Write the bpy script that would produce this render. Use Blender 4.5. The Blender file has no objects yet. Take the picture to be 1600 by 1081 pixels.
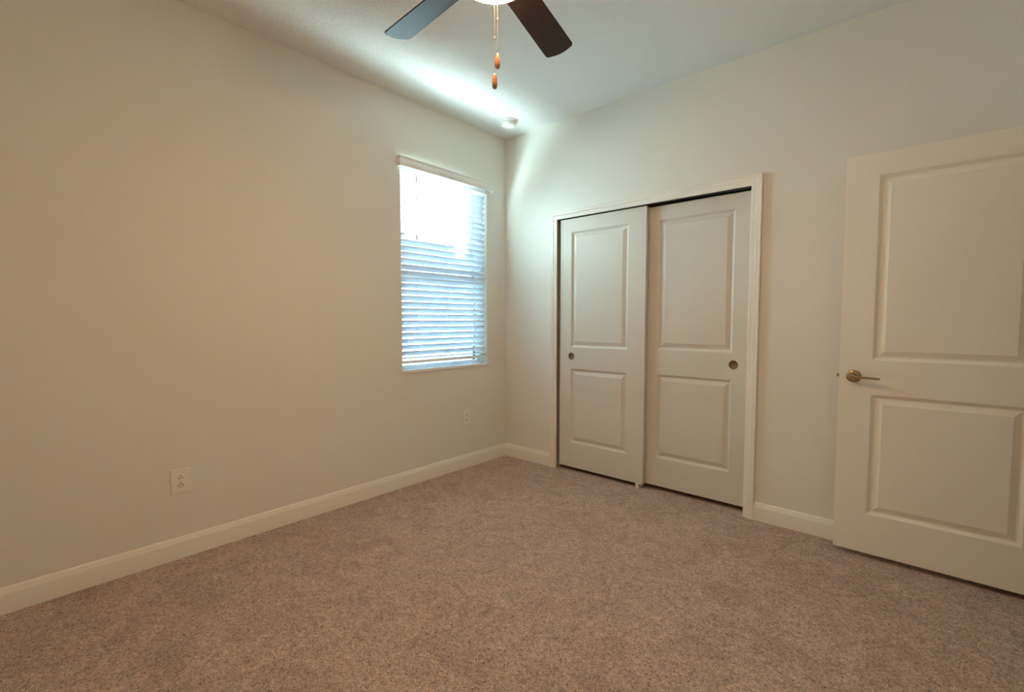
import bpy, bmesh, math
from mathutils import Vector, Matrix
PI = math.pi
C = bpy.context.scene.collection
S = bpy.context.scene

# ------------------------------------------------------------------ camera
cam_d = bpy.data.cameras.new('camera'); cam = bpy.data.objects.new('camera', cam_d); C.objects.link(cam)
S.camera = cam
cam_d.sensor_width = 36.0; cam_d.sensor_fit = 'HORIZONTAL'
cam_d.lens = 731.2 / 1600 * 36.0
cam_d.clip_start = 0.02
YAW, PITCH = 0.728637, -0.0548178
cam.location = (2.8799, -3.1367, 1.2378)
cam.rotation_euler = (PI/2 + PITCH, 0, YAW)

# ------------------------------------------------------------------ sky, sun, exposure
W = bpy.data.worlds.new('sky'); S.world = W; W.use_nodes = True
wn = W.node_tree; wn.nodes.clear()
wo = wn.nodes.new('ShaderNodeOutputWorld'); wb = wn.nodes.new('ShaderNodeBackground')
wb.inputs[0].default_value = (0.40, 0.70, 1.0, 1); wb.inputs[1].default_value = 24.0
wn.links.new(wb.outputs[0], wo.inputs[0])

SUN_E, SUN_A = math.radians(30), math.radians(15)
sd_ = bpy.data.lights.new('sun', 'SUN'); sd_.energy = 450.0; sd_.angle = math.radians(1.0); sd_.color = (0.80, 1.0, 0.97)
sun = bpy.data.objects.new('sun', sd_); C.objects.link(sun)
to_sun = Vector((-math.cos(SUN_E)*math.cos(SUN_A), -math.cos(SUN_E)*math.sin(SUN_A), math.sin(SUN_E)))
sun.rotation_euler = to_sun.to_track_quat('Z', 'Y').to_euler()

LAMP_COL = (1.0, 0.60, 0.28)
LAMP_STR = 88.0
S.view_settings.view_transform = 'Standard'; S.view_settings.look = 'None'
S.view_settings.gamma = 1.0; S.view_settings.use_curve_mapping = False
S.view_settings.exposure = 0.0
S.cycles.max_bounces = 14; S.cycles.diffuse_bounces = 10; S.cycles.transparent_max_bounces = 16
S.cycles.use_denoising = True; S.cycles.use_guiding = True; S.cycles.use_adaptive_sampling = False
S.cycles.sample_clamp_indirect = 90.0
S.cycles.caustics_reflective = False; S.cycles.caustics_refractive = False

# ------------------------------------------------------------------ helpers
def mat(name, col, rough=0.5, metal=0.0, spec=0.5, coat=0.0):
    m = bpy.data.materials.new(name); m.use_nodes = True
    b = m.node_tree.nodes['Principled BSDF']
    b.inputs['Base Color'].default_value = (*col, 1); b.inputs['Roughness'].default_value = rough
    b.inputs['Metallic'].default_value = metal; b.inputs['Specular IOR Level'].default_value = spec
    b.inputs['Coat Weight'].default_value = coat
    return m
def add_bump(m, scale, strength, dist=0.002, detail=3, kind='noise', rough=0.6):
    nt = m.node_tree; b = nt.nodes['Principled BSDF']
    tc = nt.nodes.new('ShaderNodeTexCoord')
    n = nt.nodes.new('ShaderNodeTexNoise'); n.inputs['Scale'].default_value = scale
    n.inputs['Detail'].default_value = detail; n.inputs['Roughness'].default_value = rough
    nt.links.new(tc.outputs['Object'], n.inputs['Vector'])
    bp = nt.nodes.new('ShaderNodeBump'); bp.inputs['Strength'].default_value = strength
    bp.inputs['Distance'].default_value = dist
    out = n.outputs['Fac']
    if kind == 'knockdown':
        r = nt.nodes.new('ShaderNodeValToRGB'); r.color_ramp.elements[0].position = .44; r.color_ramp.elements[1].position = .56
        nt.links.new(out, r.inputs[0]); out = r.outputs[0]
    nt.links.new(out, bp.inputs['Height']); nt.links.new(bp.outputs[0], b.inputs['Normal'])
    return m

M = {}
M['wall'] = add_bump(mat('wall paint', (0.79, 0.785, 0.735), 0.62, spec=0.35), 120, 0.10, 0.001)
M['ceiling'] = add_bump(mat('ceiling texture', (0.80, 0.805, 0.795), 0.8, spec=0.25), 55, 0.35, 0.0025, kind='knockdown')
M['trim'] = mat('semi gloss trim paint', (0.85, 0.835, 0.77), 0.36, spec=0.4)
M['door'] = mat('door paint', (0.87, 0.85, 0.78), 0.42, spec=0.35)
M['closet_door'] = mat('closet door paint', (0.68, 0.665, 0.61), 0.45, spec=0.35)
M['plastic'] = mat('white plastic', (0.85, 0.84, 0.80), 0.35)
M['blind'] = mat('white blind vinyl', (0.86, 0.87, 0.87), 0.38)
def slat_mat():
    m = mat('white slat vinyl', (0.86, 0.88, 0.89), 0.65, spec=0.25); nt = m.node_tree; b = nt.nodes['Principled BSDF']
    o = nt.nodes['Material Output']; t = nt.nodes.new('ShaderNodeBsdfTranslucent'); t.inputs[0].default_value = (0.86, 0.88, 0.89, 1)
    mx = nt.nodes.new('ShaderNodeMixShader'); mx.inputs[0].default_value = 0.15
    nt.links.new(b.outputs[0], mx.inputs[1]); nt.links.new(t.outputs[0], mx.inputs[2]); nt.links.new(mx.outputs[0], o.inputs['Surface'])
    return m
M['slat'] = slat_mat()
M['cord'] = mat('ladder cord', (0.85, 0.87, 0.88), 0.8)
M['vinyl'] = mat('window frame vinyl', (0.8, 0.8, 0.8), 0.4)
M['sill'] = mat('cultured marble sill', (0.82, 0.81, 0.78), 0.18)
M['hole'] = mat('socket slot', (0.015, 0.01, 0.008), 0.7)
M['nickel'] = mat('satin nickel', (0.46, 0.36, 0.22), 0.22, 1.0)
M['nickel_pull'] = mat('satin nickel pull', (0.24, 0.205, 0.15), 0.5, 0.5)
M['bronze'] = mat('dark bronze', (0.05, 0.032, 0.022), 0.35, 0.8)
M['brass'] = mat('brass chain', (0.28, 0.25, 0.2), 0.55, 0.7)
M['dark'] = mat('dark track', (0.03, 0.03, 0.03), 0.6)
M['wand'] = mat('clear grey wand', (0.010, 0.010, 0.010), 0.6, spec=0.08)
M['stucco'] = add_bump(mat('neighbour stucco', (0.46, 0.54, 0.64), 0.9), 30, 0.3, 0.01)
M['grass'] = mat('lawn', (0.30, 0.36, 0.22), 0.95)
M['rooftile'] = mat('roof shingle', (0.34, 0.34, 0.36), 0.9)

# stained wood of the finial and blades
def wood(name, c1, c2, rough, scale, stretch, coat=0.0):
    m = mat(name, c1, rough, coat=coat); nt = m.node_tree; b = nt.nodes['Principled BSDF']
    tc = nt.nodes.new('ShaderNodeTexCoord'); mp = nt.nodes.new('ShaderNodeMapping')
    mp.inputs['Scale'].default_value = stretch
    n = nt.nodes.new('ShaderNodeTexNoise'); n.inputs['Scale'].default_value = scale; n.inputs['Detail'].default_value = 5
    r = nt.nodes.new('ShaderNodeValToRGB')
    r.color_ramp.elements[0].position = .35; r.color_ramp.elements[0].color = (*c1, 1)
    r.color_ramp.elements[1].position = .65; r.color_ramp.elements[1].color = (*c2, 1)
    nt.links.new(tc.outputs['Object'], mp.inputs[0]); nt.links.new(mp.outputs[0], n.inputs['Vector'])
    nt.links.new(n.outputs['Fac'], r.inputs[0]); nt.links.new(r.outputs[0], b.inputs['Base Color'])
    return m
M['blade'] = wood('espresso wood blade', (0.010, 0.005, 0.004), (0.030, 0.013, 0.009), 0.48, 12, (1.2, 14, 14)); M['blade'].node_tree.nodes['Principled BSDF'].inputs['Specular IOR Level'].default_value = 0.3
M['finial'] = wood('turned orange wood', (0.40, 0.17, 0.075), (0.48, 0.21, 0.095), 0.35, 40, (6, 6, 1), 0.5)

# carpet: fine two-tone twist pile with brushed patches
def carpet():
    m = mat('taupe twist carpet', (0.4, 0.3, 0.25), 0.95, spec=0.1); nt = m.node_tree; b = nt.nodes['Principled BSDF']
    b.inputs['Sheen Weight'].default_value = 0.15; b.inputs['Sheen Roughness'].default_value = 0.5
    tc = nt.nodes.new('ShaderNodeTexCoord')
    def noise(s, d, ro=.6, dist=0.0):
        n = nt.nodes.new('ShaderNodeTexNoise'); n.inputs['Scale'].default_value = s; n.inputs['Detail'].default_value = d
        n.inputs['Roughness'].default_value = ro; n.inputs['Distortion'].default_value = dist
        nt.links.new(tc.outputs['Object'], n.inputs['Vector']); return n.outputs['Fac']
    fine = noise(150, 2, .75, 1.5); med = noise(48, 3, .7, 0.8); patch = noise(5.5, 5, .62, 1.6)
    def ramp(src, p0, c0, p1, c1):
        r = nt.nodes.new('ShaderNodeValToRGB'); r.color_ramp.elements[0].position = p0; r.color_ramp.elements[0].color = (*c0, 1)
        r.color_ramp.elements[1].position = p1; r.color_ramp.elements[1].color = (*c1, 1); nt.links.new(src, r.inputs[0]); return r.outputs[0]
    def mul(a, bb, f=1.0):
        x = nt.nodes.new('ShaderNodeMix'); x.data_type = 'RGBA'; x.blend_type = 'MULTIPLY'; x.inputs['Factor'].default_value = f
        nt.links.new(a, x.inputs['A']); nt.links.new(bb, x.inputs['B']); return x.outputs['Result']
    base = ramp(fine, .36, (0.10, 0.066, 0.052), .62, (0.92, 0.70, 0.59))
    rr = [n for n in nt.nodes if n.type == 'VALTORGB'][-1].color_ramp
    e_ = rr.elements.new(.44); e_.color = (0.60, 0.46, 0.40, 1)
    mm = ramp(med, .36, (0.70, 0.69, 0.69), .62, (1.0, 1.0, 1.0))
    pp = ramp(patch, .38, (0.80, 0.79, 0.79), .60, (1.0, 1.0, 1.0))
    nt.links.new(mul(mul(base, mm), pp), b.inputs['Base Color'])
    add = nt.nodes.new('ShaderNodeMath'); add.operation = 'ADD'; nt.links.new(fine, add.inputs[0]); nt.links.new(med, add.inputs[1])
    bp = nt.nodes.new('ShaderNodeBump'); bp.inputs['Strength'].default_value = 0.9; bp.inputs['Distance'].default_value = 0.006
    nt.links.new(add.outputs[0], bp.inputs['Height']); nt.links.new(bp.outputs[0], b.inputs['Normal'])
    return m
M['carpet'] = carpet()

# lamp glass: frosted white glass lit from inside
def emis(name, col, s):
    m = mat(name, (0.9, 0.88, 0.84), 0.35); b = m.node_tree.nodes['Principled BSDF']
    b.inputs['Emission Color'].default_value = (*col, 1); b.inputs['Emission Strength'].default_value = s
    return m
M['bowl'] = emis('lit frosted glass', LAMP_COL, LAMP_STR)

# window glass: thin clear pane
def glass():
    m = bpy.data.materials.new('window glass'); m.use_nodes = True; nt = m.node_tree; nt.nodes.clear()
    o = nt.nodes.new('ShaderNodeOutputMaterial'); mx = nt.nodes.new('ShaderNodeMixShader'); t = nt.nodes.new('ShaderNodeBsdfTransparent')
    g = nt.nodes.new('ShaderNodeBsdfGlossy'); g.inputs['Roughness'].default_value = 0.02; f = nt.nodes.new('ShaderNodeFresnel'); f.inputs[0].default_value = 1.45
    t.inputs[0].default_value = (0.93, 0.97, 0.97, 1)
    nt.links.new(f.outputs[0], mx.inputs[0]); nt.links.new(t.outputs[0], mx.inputs[1]); nt.links.new(g.outputs[0], mx.inputs[2]); nt.links.new(mx.outputs[0], o.inputs[0])
    return m
M['glass'] = glass()

def obj(name, bm, m, parent=None, smooth=None, bevel=0.0, seg=2):
    bmesh.ops.recalc_face_normals(bm, faces=bm.faces)
    me = bpy.data.meshes.new(name); bm.to_mesh(me); bm.free()
    me.materials.append(M[m] if isinstance(m, str) else m)
    o = bpy.data.objects.new(name, me); C.objects.link(o)
    if parent: o.parent = parent
    if smooth is not None:
        for p in me.polygons: p.use_smooth = True
        me.set_sharp_from_angle(angle=math.radians(smooth))
    if bevel:
        b = o.modifiers.new('bevel', 'BEVEL'); b.width = bevel; b.segments = seg; b.limit_method = 'ANGLE'; b.angle_limit = math.radians(40)
    return o
def bx(bm, x0, x1, y0, y1, z0, z1):
    vs = [bm.verts.new((x, y, z)) for x in (x0, x1) for y in (y0, y1) for z in (z0, z1)]
    for f in ((0,1,3,2),(4,6,7,5),(0,4,5,1),(2,3,7,6),(0,2,6,4),(1,5,7,3)): bm.faces.new([vs[i] for i in f])
def lathe(bm, prof, n=32, mtx=None, cap=True):
    rings = []
    for r, z in prof:
        if r < 1e-6: rings.append([bm.verts.new((0, 0, z))])
        else: rings.append([bm.verts.new((r*math.cos(2*PI*i/n), r*math.sin(2*PI*i/n), z)) for i in range(n)])
    new = [v for r in rings for v in r]
    for a, b in zip(rings, rings[1:]):
        for i in range(n):
            j = (i+1) % n
            if len(a) == 1 and len(b) == 1: break
            if len(a) == 1: bm.faces.new((a[0], b[i], b[j]))
            elif len(b) == 1: bm.faces.new((a[i], b[0], a[j]))
            else: bm.faces.new((a[i], b[i], b[j], a[j]))
    if cap:
        for r in (rings[0], rings[-1]):
            if len(r) > 1: bm.faces.new(r)
    if mtx is not None: bmesh.ops.transform(bm, matrix=mtx, verts=new)
def tube(bm, pts, r, n=10):
    rings = []; P = [Vector(p) for p in pts]; rr = r if isinstance(r, (list, tuple)) else [r]*len(P)
    for i, p in enumerate(P):
        t = (P[min(i+1, len(P)-1)] - P[max(i-1, 0)]).normalized()
        a = t.orthogonal().normalized() if abs(t.z) > .99 else t.cross(Vector((0,0,1))).normalized()
        b = t.cross(a)
        rings.append([bm.verts.new(p + rr[i]*(a*math.cos(2*PI*k/n) + b*math.sin(2*PI*k/n))) for k in range(n)])
    for u, v in zip(rings, rings[1:]):
        for k in range(n): bm.faces.new((u[k], u[(k+1)%n], v[(k+1)%n], v[k]))
    bm.faces.new(rings[0]); bm.faces.new(rings[-1])
def setp(o, label=None, cat=None, kind=None, group=None):
    for k, v in (('label', label), ('category', cat), ('kind', kind), ('group', group)):
        if v: o[k] = v
    return o
def empty(name, loc, label, cat, kind=None, group=None):
    o = bpy.data.objects.new(name, None); C.objects.link(o); o.location = loc; o.empty_display_size = .1
    return setp(o, label, cat, kind, group)
def struct(name, bm, m, label, cat, **k): return setp(obj(name, bm, m, **k), label, cat, 'structure')

# ------------------------------------------------------------------ room shell
H = 2.84; RX = 3.40; BY = -3.95; T = 0.14
WY0, WY1, WZ0, WZ1 = -1.117, -0.238, 0.845, 2.36      # window opening
CX0, CX1, CZ = 0.536, 2.060, 2.070                     # closet opening (rough)
DY0, DY1, DZ = -1.005, -0.165, 2.085                   # doorway in the right wall

b = bmesh.new(); bx(b, -T, RX+T, BY-T, 0.80, -0.06, 0.0)
struct('floor', b, 'carpet', 'taupe wall to wall twist pile carpet of the bedroom', 'floor')
b = bmesh.new(); bx(b, -T, RX+T, BY-T, 0.80, H, H+.1)
struct('ceiling', b, 'ceiling', 'white knockdown textured ceiling above the bedroom', 'ceiling')

def plate_wall(bm, axis, a0, a1, u0, u1, hole):
    """wall slab with one rectangular hole: axis 'x' means its faces look along x; u runs along the other axis"""
    h0, h1, g0, g1 = hole
    def q(ua, ub, za, zb):
        if ub - ua < 1e-5 or zb - za < 1e-5: return
        if axis == 'x': bx(bm, a0, a1, ua, ub, za, zb)
        else: bx(bm, ua, ub, a0, a1, za, zb)
    q(u0, h0, 0, H); q(h1, u1, 0, H); q(h0, h1, 0, g0); q(h0, h1, g1, H)
b = bmesh.new(); plate_wall(b, 'x', -T, 0, BY, 0, (WY0, WY1, WZ0, WZ1)); bmesh.ops.remove_doubles(b, verts=b.verts, dist=1e-5)
struct('wall_left', b, 'wall', 'long plain off white wall with the blind covered window', 'wall')
b = bmesh.new(); plate_wall(b, 'y', 0, .11, -T, RX+T, (CX0, CX1, 0, CZ)); bmesh.ops.remove_doubles(b, verts=b.verts, dist=1e-5)
struct('wall_back', b, 'wall', 'off white wall holding the sliding closet doors', 'wall')
b = bmesh.new(); plate_wall(b, 'x', RX, RX+T, BY, 0, (DY0, DY1, 0, DZ)); bmesh.ops.remove_doubles(b, verts=b.verts, dist=1e-5)
struct('wall_right', b, 'wall', 'off white wall with the doorway beside the open panel door', 'wall')
b = bmesh.new(); bx(b, -T, RX+T, BY-T, BY, 0, H)
struct('wall_front', b, 'wall', 'off white wall behind the viewer', 'wall')
# closet interior
b = bmesh.new()
bx(b, .20, 2.45, .74, .80, 0, H); bx(b, .14, .20, .11, .80, 0, H); bx(b, 2.45, 2.51, .11, .80, 0, H)
struct('wall_closet', b, 'wall', 'plain walls inside the dark closet behind the sliding doors', 'wall')
# hall stub beyond the doorway
b = bmesh.new(); bx(b, RX+T, RX+1.3, -2.2, 1.0, -0.06, 0)
struct('floor_hall', b, 'carpet', 'taupe carpet of the hall beyond the doorway', 'floor')
b = bmesh.new(); bx(b, RX+1.2, RX+1.3, -2.2, 1.0, 0, H); bx(b, RX+T, RX+1.2, -2.3, -2.2, 0, H); bx(b, RX+T, RX+1.2, 1.0, 1.1, 0, H); bx(b, RX+.02, RX+T, .111, 1.1, 0, H)
struct('wall_hall', b, 'wall', 'off white walls of the hall beyond the doorway', 'wall')
b = bmesh.new(); bx(b, RX+T, RX+1.3, -2.3, 1.1, H, H+.1)
struct('ceiling_hall', b, 'ceiling', 'white ceiling of the hall beyond the doorway', 'ceiling')

# baseboards: flat face with a moulded, sloping top
BB = [(0, 0), (.014, 0), (.014, .082), (.0125, .088), (.0085, .094), (.0075, .104), (.004, .110), (0, .112)]
def sweep(bm, prof, p0, p1, nrm):
    p0, p1, n = Vector(p0), Vector(p1), Vector(nrm)
    a = [bm.verts.new(p0 + n*d + Vector((0,0,z))) for d, z in prof]; c = [bm.verts.new(p1 + n*d + Vector((0,0,z))) for d, z in prof]
    k = len(prof)
    for i in range(k): bm.faces.new((a[i], a[(i+1)%k], c[(i+1)%k], c[i]))
    bm.faces.new(a); bm.faces.new(c)
b = bmesh.new(); sweep(b, BB, (0.0005, BY, 0), (0.0005, -.0005, 0), (1,0,0)); struct('baseboard_left', b, 'trim', 'white moulded baseboard along the window wall', 'baseboard', smooth=50)
b = bmesh.new(); sweep(b, BB, (.0145, -.0005, 0), (.511, -.0005, 0), (0,-1,0)); struct('baseboard_back', b, 'trim', 'short white baseboard between the corner and the closet', 'baseboard', smooth=50)
b = bmesh.new(); sweep(b, BB, (2.103, -.0005, 0), (RX-.0005, -.0005, 0), (0,-1,0)); struct('baseboard_back_2', b, 'trim', 'white baseboard from the closet to behind the open door', 'baseboard', smooth=50)
b = bmesh.new(); sweep(b, BB, (RX-.0005, DY0-.065, 0), (RX-.0005, BY, 0), (-1,0,0)); struct('baseboard_right', b, 'trim', 'white baseboard along the doorway wall', 'baseboard', smooth=50)
b = bmesh.new(); sweep(b, BB, (.016, BY+.0005, 0), (RX-.016, BY+.0005, 0), (0,1,0)); struct('baseboard_front', b, 'trim', 'white baseboard along the wall behind the viewer', 'baseboard', smooth=50)

# door casings: colonial profile carried round three sides with mitred corners
CP = [(0, 0), (0, .008), (.004, .011), (.014, .012), (.026, .012), (.030, .0135), (.033, .0165), (.040, .0175), (.050, .0175), (.053, .020), (.060, .020), (.063, .016), (.063, 0)]
def casing(bm, x0, x1, zt, tf):
    rings = []
    for st in range(4):
        ring = []
        for t, d in CP:
            u, z = ((x0-t, 0), (x0-t, zt+t), (x1+t, zt+t), (x1+t, 0))[st]
            ring.append(bm.verts.new(tf(u, d, z)))
        rings.append(ring)
    k = len(CP)
    for a, c in zip(rings, rings[1:]):
        for i in range(k): bm.faces.new((a[i], a[(i+1)%k], c[(i+1)%k], c[i]))
    bm.faces.new(rings[0]); bm.faces.new(rings[-1])
b = bmesh.new(); casing(b, .580, 2.040, 2.056, lambda u, d, z: Vector((u, -.0005-d, z)))
struct('trim_1', b, 'trim', 'white moulded casing around the sliding closet doors', 'trim', smooth=35)
b = bmesh.new()
bx(b, CX0-.0, CX0+.004, .001, .105, 0, CZ-.004); bx(b, CX1-.004, CX1, .001, .105, 0, CZ-.004); bx(b, CX0, CX1, .001, .105, CZ-.004, CZ)
struct('trim_2', b, 'trim', 'white jamb lining inside the closet opening', 'trim')
b = bmesh.new(); casing(b, DY0+.01, DY1-.01, DZ-.01, lambda u, d, z: Vector((RX-.0005-d, u, z)))
struct('trim_3', b, 'trim', 'white moulded casing around the bedroom doorway', 'trim', smooth=35)
b = bmesh.new(); bx(b, CX0+.005, CX1-.005, .008, .100, 2.0605, CZ-.0045)
struct('trim_4', b, 'dark', 'dark metal track above the sliding closet doors', 'track')

# ------------------------------------------------------------------ panelled doors
PR = [(0, 0), (.003, -.002), (.014, -.0125), (.017, -.0135), (.021, -.0135), (.044, -.0035), (.047, -.002)]
def door_leaf(x0, x1, y0, y1, z0, z1, panels):
    """watertight leaf between y0 (room side) and y1, the same mouldings on both faces"""
    bm = bmesh.new()
    panels = sorted(panels, key=lambda q: q[2])
    xs = [x0, panels[0][0], panels[0][1], x1]
    zs = [z0] + [v for q in panels for v in (q[2], q[3])] + [z1]
    for y, sgn in ((y0, -1), (y1, 1)):
        P = lambda x, d, z: bm.verts.new((x, y + sgn*d, z))      # d is negative: into the leaf
        for i in range(3):
            for k in range(len(zs)-1):
                if i == 1 and k % 2 == 1:
                    a, c, e, g = xs[1], xs[2], zs[k], zs[k+1]
                    rings = [[P(a+o_, d, e+o_), P(c-o_, d, e+o_), P(c-o_, d, g-o_), P(a+o_, d, g-o_)] for o_, d in PR]
                    for r_, s_ in zip(rings, rings[1:]):
                        for q in range(4): bm.faces.new((r_[q], r_[(q+1)%4], s_[(q+1)%4], s_[q]))
                    bm.faces.new(rings[-1])
                else:
                    bm.faces.new([P(xs[i], 0, zs[k]), P(xs[i+1], 0, zs[k]), P(xs[i+1], 0, zs[k+1]), P(xs[i], 0, zs[k+1])])
    for z in (z0, z1):
        for i in range(3): bm.faces.new([bm.verts.new(p) for p in ((xs[i], y0, z), (xs[i+1], y0, z), (xs[i+1], y1, z), (xs[i], y1, z))])
    for x in (x0, x1):
        for k in range(len(zs)-1): bm.faces.new([bm.verts.new(p) for p in ((x, y0, zs[k]), (x, y1, zs[k]), (x, y1, zs[k+1]), (x, y0, zs[k+1]))])
    bmesh.ops.remove_doubles(bm, verts=bm.verts, dist=1e-5)
    return bm
def hole_cut(o, x, y0, z, r, depth):
    bm = bmesh.new(); lathe(bm, [(r, -.01), (r, depth)], 40, Matrix.Translation((x, y0, z)) @ Matrix.Rotation(-PI/2, 4, 'X'))
    me = bpy.data.meshes.new('cut'); bmesh.ops.recalc_face_normals(bm, faces=bm.faces); bm.to_mesh(me); bm.free()
    c = bpy.data.objects.new('cut', me); C.objects.link(c)
    md = o.modifiers.new('hole', 'BOOLEAN'); md.object = c; md.operation = 'DIFFERENCE'; md.solver = 'EXACT'
    dg = bpy.context.evaluated_depsgraph_get(); nm = bpy.data.meshes.new_from_object(o.evaluated_get(dg))
    o.modifiers.clear(); o.data = nm; bpy.data.objects.remove(c)

def cup_deep(parent, x, y, z, r=.0275, d=.0115):
    mt = Matrix.Translation((x, y, z)) @ Matrix.Rotation(PI/2, 4, 'X')   # local +z points to -y (the room)
    bm = bmesh.new()
    lathe(bm, [(r-.0004, -.004), (r+.0018, .0004), (r+.0012, .0016), (r-.0012, .0014), (r-.003, -.001), (r-.0045, -d+.002), (r-.0075, -d), (0, -d)], 40, mt, cap=False)
    o = obj('finger_pull', bm, 'nickel_pull', parent, smooth=40); o['label'] = 'round satin nickel recessed pull'
    return o

yA, yB, TH = .018, .066, .035
d1 = door_leaf(.597, 1.347, yA, yA+TH, .034, 2.050, [(.706, 1.209, 1.020, 1.945), (.706, 1.209, .236, .846)])
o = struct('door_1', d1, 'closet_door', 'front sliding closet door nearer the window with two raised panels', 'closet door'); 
hole_cut(o, .712, yA, .947, .0272, .0125); cup_deep(o, .712, yA, .947)
d2 = door_leaf(1.310, 2.052, yB, yB+TH, .034, 2.046, [(1.424, 1.931, 1.028, 1.948), (1.424, 1.931, .240, .850)])
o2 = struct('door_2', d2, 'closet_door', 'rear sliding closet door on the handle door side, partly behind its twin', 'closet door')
hole_cut(o2, 1.940, yB, .950, .0272, .0125); cup_deep(o2, 1.940, yB, .950)
# plastic floor guide under the meeting edge of the closet doors
b = bmesh.new(); bx(b, 1.297, 1.322, .002, .0125, 0, .042); bx(b, 1.297, 1.322, .0125, .110, 0, .010); bx(b, 1.297, 1.322, .0545, .0640, .010, .042)
o = obj('floor_guide', b, 'plastic', bevel=.0015); setp(o, 'small white plastic guide on the carpet under the closet door meeting edges', 'door guide')

# open hinged door
EY = -.140; EX0, EX1 = 2.530, 3.343
d3 = door_leaf(EX0, EX1, EY, EY+.035, .028, 2.072, [(2.667, 3.218, 1.034, 1.963), (2.667, 3.218, .235, .858)])
d3o = struct('door_3', d3, 'door', 'open two panel bedroom door with a lever handle', 'door')
HX, HZ = 2.592, .948
b = bmesh.new(); mt = Matrix.Translation((HX, EY, HZ)) @ Matrix.Rotation(PI/2, 4, 'X')
lathe(b, [(.0325, -.001), (.0330, .002), (.0318, .006), (.0275, .0095), (.022, .011), (.0165, .0115), (.0155, .014), (.0150, .0165)], 48, mt)
ros = obj('rosette', b, 'nickel', d3o, smooth=30); ros['label'] = 'round satin nickel rosette'
b = bmesh.new(); lathe(b, [(.0095, .014), (.0095, .040), (.0115, .044), (.0115, .058), (.010, .0615), (.0055, .0625), (.0035, .0605), (0, .0605)], 32, mt)
pts = [(HX, EY-.051, HZ), (HX+.014, EY-.051, HZ), (HX+.030, EY-.052, HZ-.0005), (HX+.060, EY-.052, HZ-.001), (HX+.090, EY-.051, HZ-.002), (HX+.108, EY-.050, HZ-.003), (HX+.112, EY-.050, HZ-.003)]
tube(b, pts, [.0085, .0080, .0066, .0062, .0060, .0058, .0040], 16)
lev = obj('lever', b, 'nickel', d3o, smooth=40); lev['label'] = 'satin nickel lever handle'
# rear rosette + lever on the wall side
b = bmesh.new(); mt2 = Matrix.Translation((HX, EY+.035, HZ)) @ Matrix.Rotation(-PI/2, 4, 'X')
lathe(b, [(.033, -.001), (.032, .006), (.022, .010), (.010, .012), (.010, .045), (0, .046)], 32, mt2)
tube(b, [(HX, EY+.078, HZ), (HX+.11, EY+.078, HZ-.003)], .006, 12)
obj('rear_handle', b, 'nickel', d3o, smooth=40)['label'] = 'satin nickel handle on the wall side'
b = bmesh.new(); bx(b, EX0-.0009, EX0+.001, EY+.006, EY+.030, HZ-.028, HZ+.028); bx(b, EX0-.012, EX0+.001, EY+.010, EY+.024, HZ-.008, HZ+.008)
obj('latch', b, 'nickel', d3o, bevel=.001)['label'] = 'nickel spring latch'
for zz in (.25, 1.05, 1.85):
    b = bmesh.new(); tube(b, [(EX1+.007, EY-.004, zz-.045), (EX1+.007, EY-.004, zz+.045)], .006, 12); bx(b, EX1-.0005, EX1+.003, EY+.0, EY+.034, zz-.045, zz+.045)
    obj('hinge', b, 'nickel', d3o)['label'] = 'nickel butt hinge'
# door jamb lining of the doorway
b = bmesh.new()
bx(b, RX-.001, RX+T, DY0, DY0+.018, 0, DZ-.018); bx(b, RX-.001, RX+T, DY1-.018, DY1, 0, DZ-.018); bx(b, RX-.001, RX+T, DY0, DY1, DZ-.018, DZ)
struct('trim_5', b, 'trim', 'white jamb lining of the bedroom doorway', 'trim')

# ------------------------------------------------------------------ window
win = empty('window_1', (0, (WY0+WY1)/2, WZ0), 'white single hung window behind the blind', 'window', 'structure')
win.location = (0, 0, 0)
b = bmesh.new(); f0, f1 = -.135, -.085; w = .040
bx(b, f0, f1, WY0, WY0+w, WZ0, WZ1); bx(b, f0, f1, WY1-w, WY1, WZ0, WZ1)
bx(b, f0, f1, WY0+w, WY1-w, WZ0, WZ0+w+.01); bx(b, f0, f1, WY0+w, WY1-w, WZ1-w, WZ1)
obj('window_frame', b, 'vinyl', win, bevel=.002)
b = bmesh.new(); bx(b, -.125, -.088, WY0+w, WY1-w, 1.555, 1.610); obj('meeting_rail', b, 'vinyl', win, bevel=.002)
for za, zb, xx in ((WZ0+w+.01, 1.556, -.105), (1.609, WZ1-w, -.118)):
    b = bmesh.new(); bx(b, xx, xx+.004, WY0+w-.004, WY1-w+.004, za, zb); obj('pane', b, 'glass', win)
b = bmesh.new(); bx(b, -.085, .012, WY0+.0008, WY1-.0008, .8455, .868)
obj('sill', b, 'sill', win, bevel=.003)['label'] = 'glossy white marble sill'

# ------------------------------------------------------------------ window blind
bl = empty('window_blind', (0, 0, 0), 'white horizontal slat blind with a valance hung in the window', 'blind')
# valance: moulded front board with returns
VZ0, VZ1, VX = 2.334, 2.405, .050
VYa, VYb = -1.150, -.200
VP = [(0, 0), (.006, .0), (.008, .004), (.008, .016), (.010, .020), (.010, .034), (.008, .040), (.0075, .054), (.0105, .059), (.0115, .066), (.010, .071), (0, .071)]
b = bmesh.new()
def vring(pt, dirn):
    return [b.verts.new((pt[0] + dirn[0]*d, pt[1] + dirn[1]*d, VZ0 + z)) for d, z in VP]
ix = VX - .011
rg = [vring((.0005, VYa+.011), (0, -1)), vring((ix, VYa+.011), (1, -1)), vring((ix, VYb-.011), (1, 1)), vring((.0005, VYb-.011), (0, 1))]
k = len(VP)
for a, c in zip(rg, rg[1:]):
    for i in range(k): b.faces.new((a[i], a[(i+1)%k], c[(i+1)%k], c[i]))
b.faces.new(rg[0]); b.faces.new(rg[-1])
obj('valance', b, 'blind', bl, smooth=30)
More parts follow.
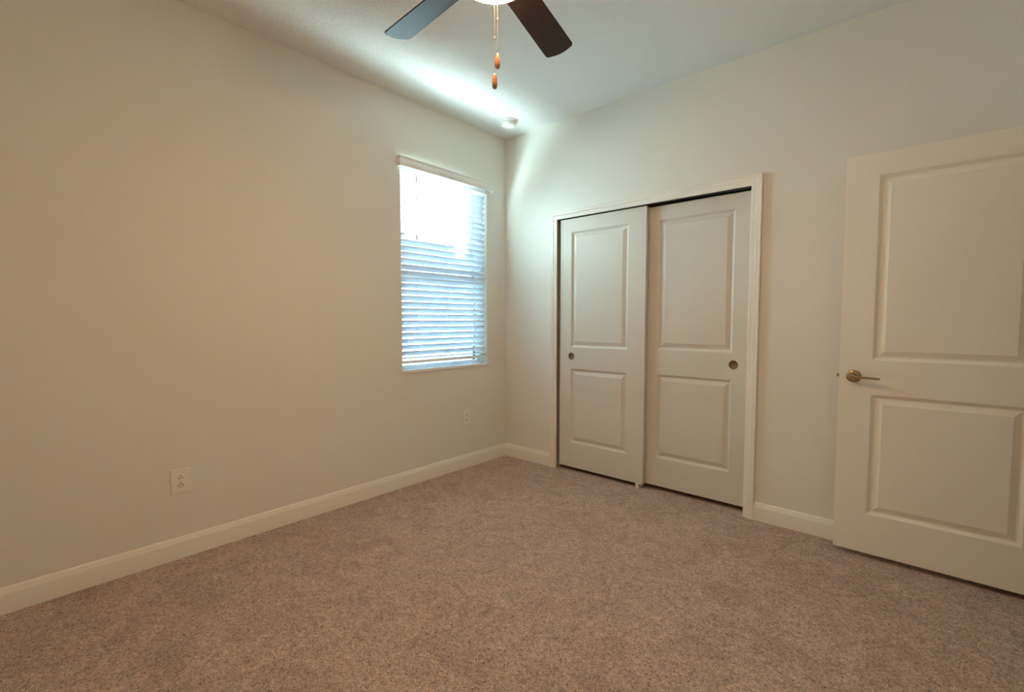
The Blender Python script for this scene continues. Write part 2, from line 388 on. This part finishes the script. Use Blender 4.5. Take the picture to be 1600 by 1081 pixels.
b = bmesh.new(); bx(b, -.058, .0, WY0+.006, WY1-.006, 2.318, 2.356); obj('headrail', b, 'blind', bl, bevel=.002)
SX, PIT, Z00, TILT = -.030, .0458, .962, math.radians(-43)   # room edge turned up
SY0, SY1 = WY0+.010, WY1-.010
b = bmesh.new()
CH, TK = .0252, .0017
for i in range(30):
    fz = Z00 + PIT*i; tl = TILT if i else math.radians(-16)
    zc = fz + CH*math.sin(tl)
    prof = []
    N = 6
    for j in range(N+1):
        s = -CH + 2*CH*j/N; prof.append((s, TK + .0012*(1-(s/CH)**2)))
    for j in range(N, -1, -1):
        s = -CH + 2*CH*j/N; prof.append((s, -TK + .0012*(1-(s/CH)**2)))
    def tr(s, h): # s>0 towards the room (down), h up
        return (SX + s*math.cos(tl) + h*math.sin(tl), zc - s*math.sin(tl) + h*math.cos(tl))
    A = []; B = []
    for s, h in prof:
        x, z = tr(s, h); A.append(b.verts.new((x, SY0, z))); B.append(b.verts.new((x, SY1, z)))
    kk = len(A)
    for q in range(kk): b.faces.new((A[q], A[(q+1)%kk], B[(q+1)%kk], B[q]))
    b.faces.new(A); b.faces.new(B)
obj('slats', b, 'slat', bl, smooth=40)
b = bmesh.new(); bx(b, SX-.025, SX+.025, SY0, SY1, .9155, .9365); obj('bottom_rail', b, 'blind', bl, bevel=.004)
dx = CH*math.cos(TILT)
for yy in (-.960, -.665, -.385):
    b = bmesh.new()
    tube(b, [(SX+dx+.0022, yy, .928), (SX+dx+.0022, yy, 2.32)], .0009, 6)
    tube(b, [(SX-dx-.0022, yy, .928), (SX-dx-.0022, yy, 2.32)], .0009, 6)
    for i in range(1, 30):
        zf = Z00 + PIT*i - .0016; tube(b, [(SX+dx+.0022, yy, zf-.001), (SX-dx-.0022, yy, zf+2*CH*math.sin(TILT)-.001)], .0008, 5)
    tube(b, [(SX+.004, yy-.006, .928), (SX+.004, yy-.006, 2.32)], .0008, 6)
    obj('ladder_cord', b, 'cord', bl)
    b = bmesh.new(); lathe(b, [(.006, 0), (.006, .006), (.003, .008)], 16, Matrix.Translation((SX+.012, yy, .9085))); obj('cord_plug', b, 'wand', bl)
b = bmesh.new(); tube(b, [(-.001, -.9735, 2.322), (-.001, -.974, 2.30), (-.001, -.976, 1.86), (-.001, -.976, 1.838)], [.002, .0036, .0040, .0046], 8)
obj('tilt_wand', b, 'wand', bl)['label'] = 'thin grey tilt wand'

# ------------------------------------------------------------------ outlets
def outlet(y, z, label):
    root = empty('power_outlet', (.0005, y, z), label, 'outlet', group=None)
    b = bmesh.new(); bx(b, 0, .0055, -.043, .043, -.063, .063)
    plate = obj('cover_plate', b, 'plastic', root, bevel=.0035, seg=3)
    for s in (1, -1):
        b = bmesh.new()
        lathe(b, [(.0168, .004), (.0168, .0072), (.0160, .0078), (0, .0078)], 32, Matrix.Translation((0, 0, s*.0195)) @ Matrix.Rotation(PI/2, 4, 'Y') @ Matrix.Diagonal((0.82, 1, 1, 1)), cap=False)
        rc = obj('socket', b, 'plastic', root, smooth=30)
        b = bmesh.new(); zc = s*.0195
        bx(b, .0072, .0081, -.0082, -.0050, zc-.0090, zc+.0010); bx(b, .0072, .0081, .0050, .0086, zc-.0080, zc+.0020)
        lathe(b, [(.0032, .0072), (.0032, .0081)], 16, Matrix.Translation((0, 0, zc+.0090)) @ Matrix.Rotation(PI/2, 4, 'Y'))
        obj('slot', b, 'hole', rc)['label'] = 'dark plug slots'
    b = bmesh.new(); lathe(b, [(.0030, .004), (.0030, .0063), (.0022, .0068), (0, .0068)], 16, Matrix.Rotation(PI/2, 4, 'Y'), cap=False)
    obj('screw', b, 'plastic', root, smooth=30)
    return root
outlet(-2.500, .406, 'white duplex outlet low on the bare wall, far from the window')
outlet(-.487, .425, 'white duplex outlet below the window near the room corner')

# ------------------------------------------------------------------ smoke detector
sd = empty('smoke_detector', (.285, -.275, H), 'round white smoke detector on the ceiling in the room corner', 'smoke detector')
b = bmesh.new(); lathe(b, [(.070, -.0002), (.070, -.010), (.067, -.013), (.058, -.013)], 48); obj('mounting_base', b, 'plastic', sd, smooth=30)
b = bmesh.new(); lathe(b, [(.053, -.012), (.053, -.018), (.058, -.020), (.058, -.030), (.054, -.038), (.046, -.043), (.020, -.045), (0, -.045)], 48, cap=False)
for k_ in range(14):
    a = 2*PI*k_/14; m4 = Matrix.Rotation(a, 4, 'Z') @ Matrix.Translation((.050, 0, -.041)) @ Matrix.Rotation(.6, 4, 'Y')
    vs0 = len(b.verts); bx(b, -.005, .005, -.004, .004, -.0015, .0015); b.verts.ensure_lookup_table()
    bmesh.ops.transform(b, matrix=m4, verts=b.verts[vs0:])
cov = obj('detector_cover', b, 'plastic', sd, smooth=30)
b = bmesh.new(); lathe(b, [(.009, -.044), (.009, -.0465), (0, -.0475)], 24, Matrix.Translation((.018, .012, 0)), cap=False); obj('test_button', b, 'plastic', sd, smooth=40)

# ------------------------------------------------------------------ ceiling fan
FX, FY = 1.729, -1.941; ZB = 2.465
fan = empty('ceiling_fan', (FX, FY, H), 'dark bladed ceiling fan with a lit white bowl hanging mid ceiling', 'ceiling fan')
def F(z): return z - H
b = bmesh.new(); lathe(b, [(.075, -.0005), (.075, -.020), (.066, -.045), (.035, -.062), (.016, -.066)], 40); obj('canopy', b, 'bronze', fan, smooth=40)
b = bmesh.new(); tube(b, [(0, 0, -.060), (0, 0, F(2.60))], .0125, 20); obj('downrod', b, 'bronze', fan, smooth=40)
b = bmesh.new(); lathe(b, [(.016, F(2.615)), (.050, F(2.605)), (.098, F(2.580)), (.112, F(2.545)), (.112, F(2.515)), (.098, F(2.492)), (.062, F(2.480)), (.056, F(2.460)), (.0, F(2.458))], 48, cap=False); obj('motor_housing', b, 'bronze', fan, smooth=35)
b = bmesh.new(); lathe(b, [(.056, F(2.462)), (.060, F(2.452)), (.120, F(2.448)), (.146, F(2.442)), (.150, F(2.430)), (.145, F(2.426))], 48, cap=False); obj('light_fitter', b, 'bronze', fan, smooth=35)
b = bmesh.new(); R0, D0 = .142, .070
lathe(b, [(R0*math.cos(t), F(2.430) - D0*math.sin(t)) for t in [PI/2*i/14 for i in range(15)]], 56, cap=False)
bowl = obj('light_bowl', b, 'bowl', fan, smooth=60); bowl['label'] = 'lit frosted white glass bowl'
b = bmesh.new(); lathe(b, [(.008, F(2.363)), (.008, F(2.359)), (.004, F(2.355)), (0, F(2.354))], 20, cap=False); obj('bowl_finial', b, 'nickel', bowl, smooth=40)

PT = math.radians(12)
def blade_mesh():
    bm = bmesh.new(); r0, r1, hw0, hw1, rc = .175, .632, .056, .066, .024
    out = []
    out += [(r0, hw0-.012), (r0+.012, hw0)]
    n = 8
    for i in range(n+1):
        a = PI/2 * i/n; out.append((r1 - .008 - rc + rc*math.sin(a), hw1 - rc + rc*math.cos(a)))
    for i in range(1, 8):
        t = i/8; y = (hw1-rc)*(1-2*t); out.append((r1 - .008 + .010*(1-(y/(hw1-rc))**2), y))
    for i in range(n+1):
        a = PI/2 * (1 - i/n); out.append((r1 - .008 - rc + rc*math.sin(a), -(hw1 - rc + rc*math.cos(a))))
    out += [(r0+.012, -hw0), (r0, -hw0+.012)]
    top = [bm.verts.new((x, y, .0028)) for x, y in out]; bot = [bm.verts.new((x, y, -.0028)) for x, y in out]
    bm.faces.new(top); bm.faces.new(bot[::-1])
    for i in range(len(out)):
        j = (i+1) % len(out); bm.faces.new((top[i], bot[i], bot[j], top[j]))
    return bm
bl0 = obj('blade', blade_mesh(), 'blade', bevel=.0012)
b = bmesh.new()
bx(b, .085, .200, -.016, .016, .004, .010); bx(b, .190, .245, -.045, .045, .0030, .0075)
ir0 = obj('blade_iron', b, 'bronze', bevel=.002)
for i in range(5):
    o = bl0 if i == 0 else bl0.copy(); q = ir0 if i == 0 else ir0.copy()
    if i: C.objects.link(o); C.objects.link(q)
    o.parent = fan; q.parent = o
    a = math.radians(104.7 + 72*i)
    # the anticlockwise edge (+y of the blade) is the lower one
    o.matrix_local = Matrix.Translation((0, 0, F(ZB))) @ Matrix.Rotation(a, 4, 'Z') @ Matrix.Rotation(-PT, 4, 'X')
# pull chains with turned wooden finials
vdir = Vector((math.cos(YAW), math.sin(YAW), 0))
for off, ztop, zc1, nm in ((.013, 2.150, 2.265, 'short'), (.003, 2.083, 2.203, 'long')):
    px_, py_ = vdir.x*off, vdir.y*off
    b = bmesh.new(); tube(b, [(px_, py_, F(2.360)), (px_, py_, F(ztop))], .0005, 6)
    z = 2.354
    while z > ztop:
        bmesh.ops.create_icosphere(b, subdivisions=1, radius=.0010, matrix=Matrix.Translation((px_, py_, F(z)))); z -= .0042
    ch = obj('pull_chain', b, 'brass', fan, smooth=60)
    ch['label'] = nm + ' brass bead pull chain'
    b = bmesh.new(); lathe(b, [(.001, F(zc1)+.005), (.0030, F(zc1)+.003), (.0030, F(zc1)-.003), (.001, F(zc1)-.005)], 12, Matrix.Translation((px_, py_, 0)))
    obj('chain_connector', b, 'brass', ch, smooth=40)
    b = bmesh.new(); Z = F(ztop)
    lathe(b, [(0, Z+.002), (.0030, Z+.0015), (.0052, Z-.003), (.0076, Z-.014), (.0088, Z-.025), (.0092, Z-.035), (.0084, Z-.043), (.0060, Z-.0480), (.0025, Z-.0500), (0, Z-.0503)], 24, Matrix.Translation((px_, py_, 0)), cap=False)
    obj('pull_finial', b, 'finial', ch, smooth=60)['label'] = 'turned orange wood finial'

# ------------------------------------------------------------------ outside the window
b = bmesh.new(); bx(b, -14, -T-.01, -10, 14, -.25, -.20)
struct('ground_outside', b, 'grass', 'green lawn strip outside the window', 'lawn')
nb = empty('neighbour_house', (-3.2, 1.5, -.2), 'pale neighbouring house seen between the blind slats', 'house')
nb.location = (0, 0, 0)
EDGE, EAVE = -1.30, 3.36
b = bmesh.new(); bx(b, -7, -3, -6, EDGE, -.2, EAVE); obj('low_wing', b, 'stucco', nb)
b = bmesh.new(); bx(b, -7, -3, EDGE, 9, -.2, 4.9); obj('tall_wing', b, 'stucco', nb)
b = bmesh.new(); vs = [b.verts.new(p) for p in ((-2.75, -6.2, EAVE), (-2.75, EDGE, EAVE), (-7.2, EDGE, EAVE), (-7.2, -6.2, EAVE), (-2.75, -6.2, EAVE+.12), (-2.75, EDGE, EAVE+.12), (-5, EDGE, EAVE+.5), (-5, -6.2, EAVE+.5), (-7.2, EDGE, EAVE+.12), (-7.2, -6.2, EAVE+.12))]
for f in ((0,1,2,3), (0,1,5,4), (4,5,6,7), (7,6,8,9), (3,2,8,9), (0,4,7,9,3), (1,5,6,8,2)): b.faces.new([vs[i] for i in f])
obj('roof', b, 'rooftile', nb)
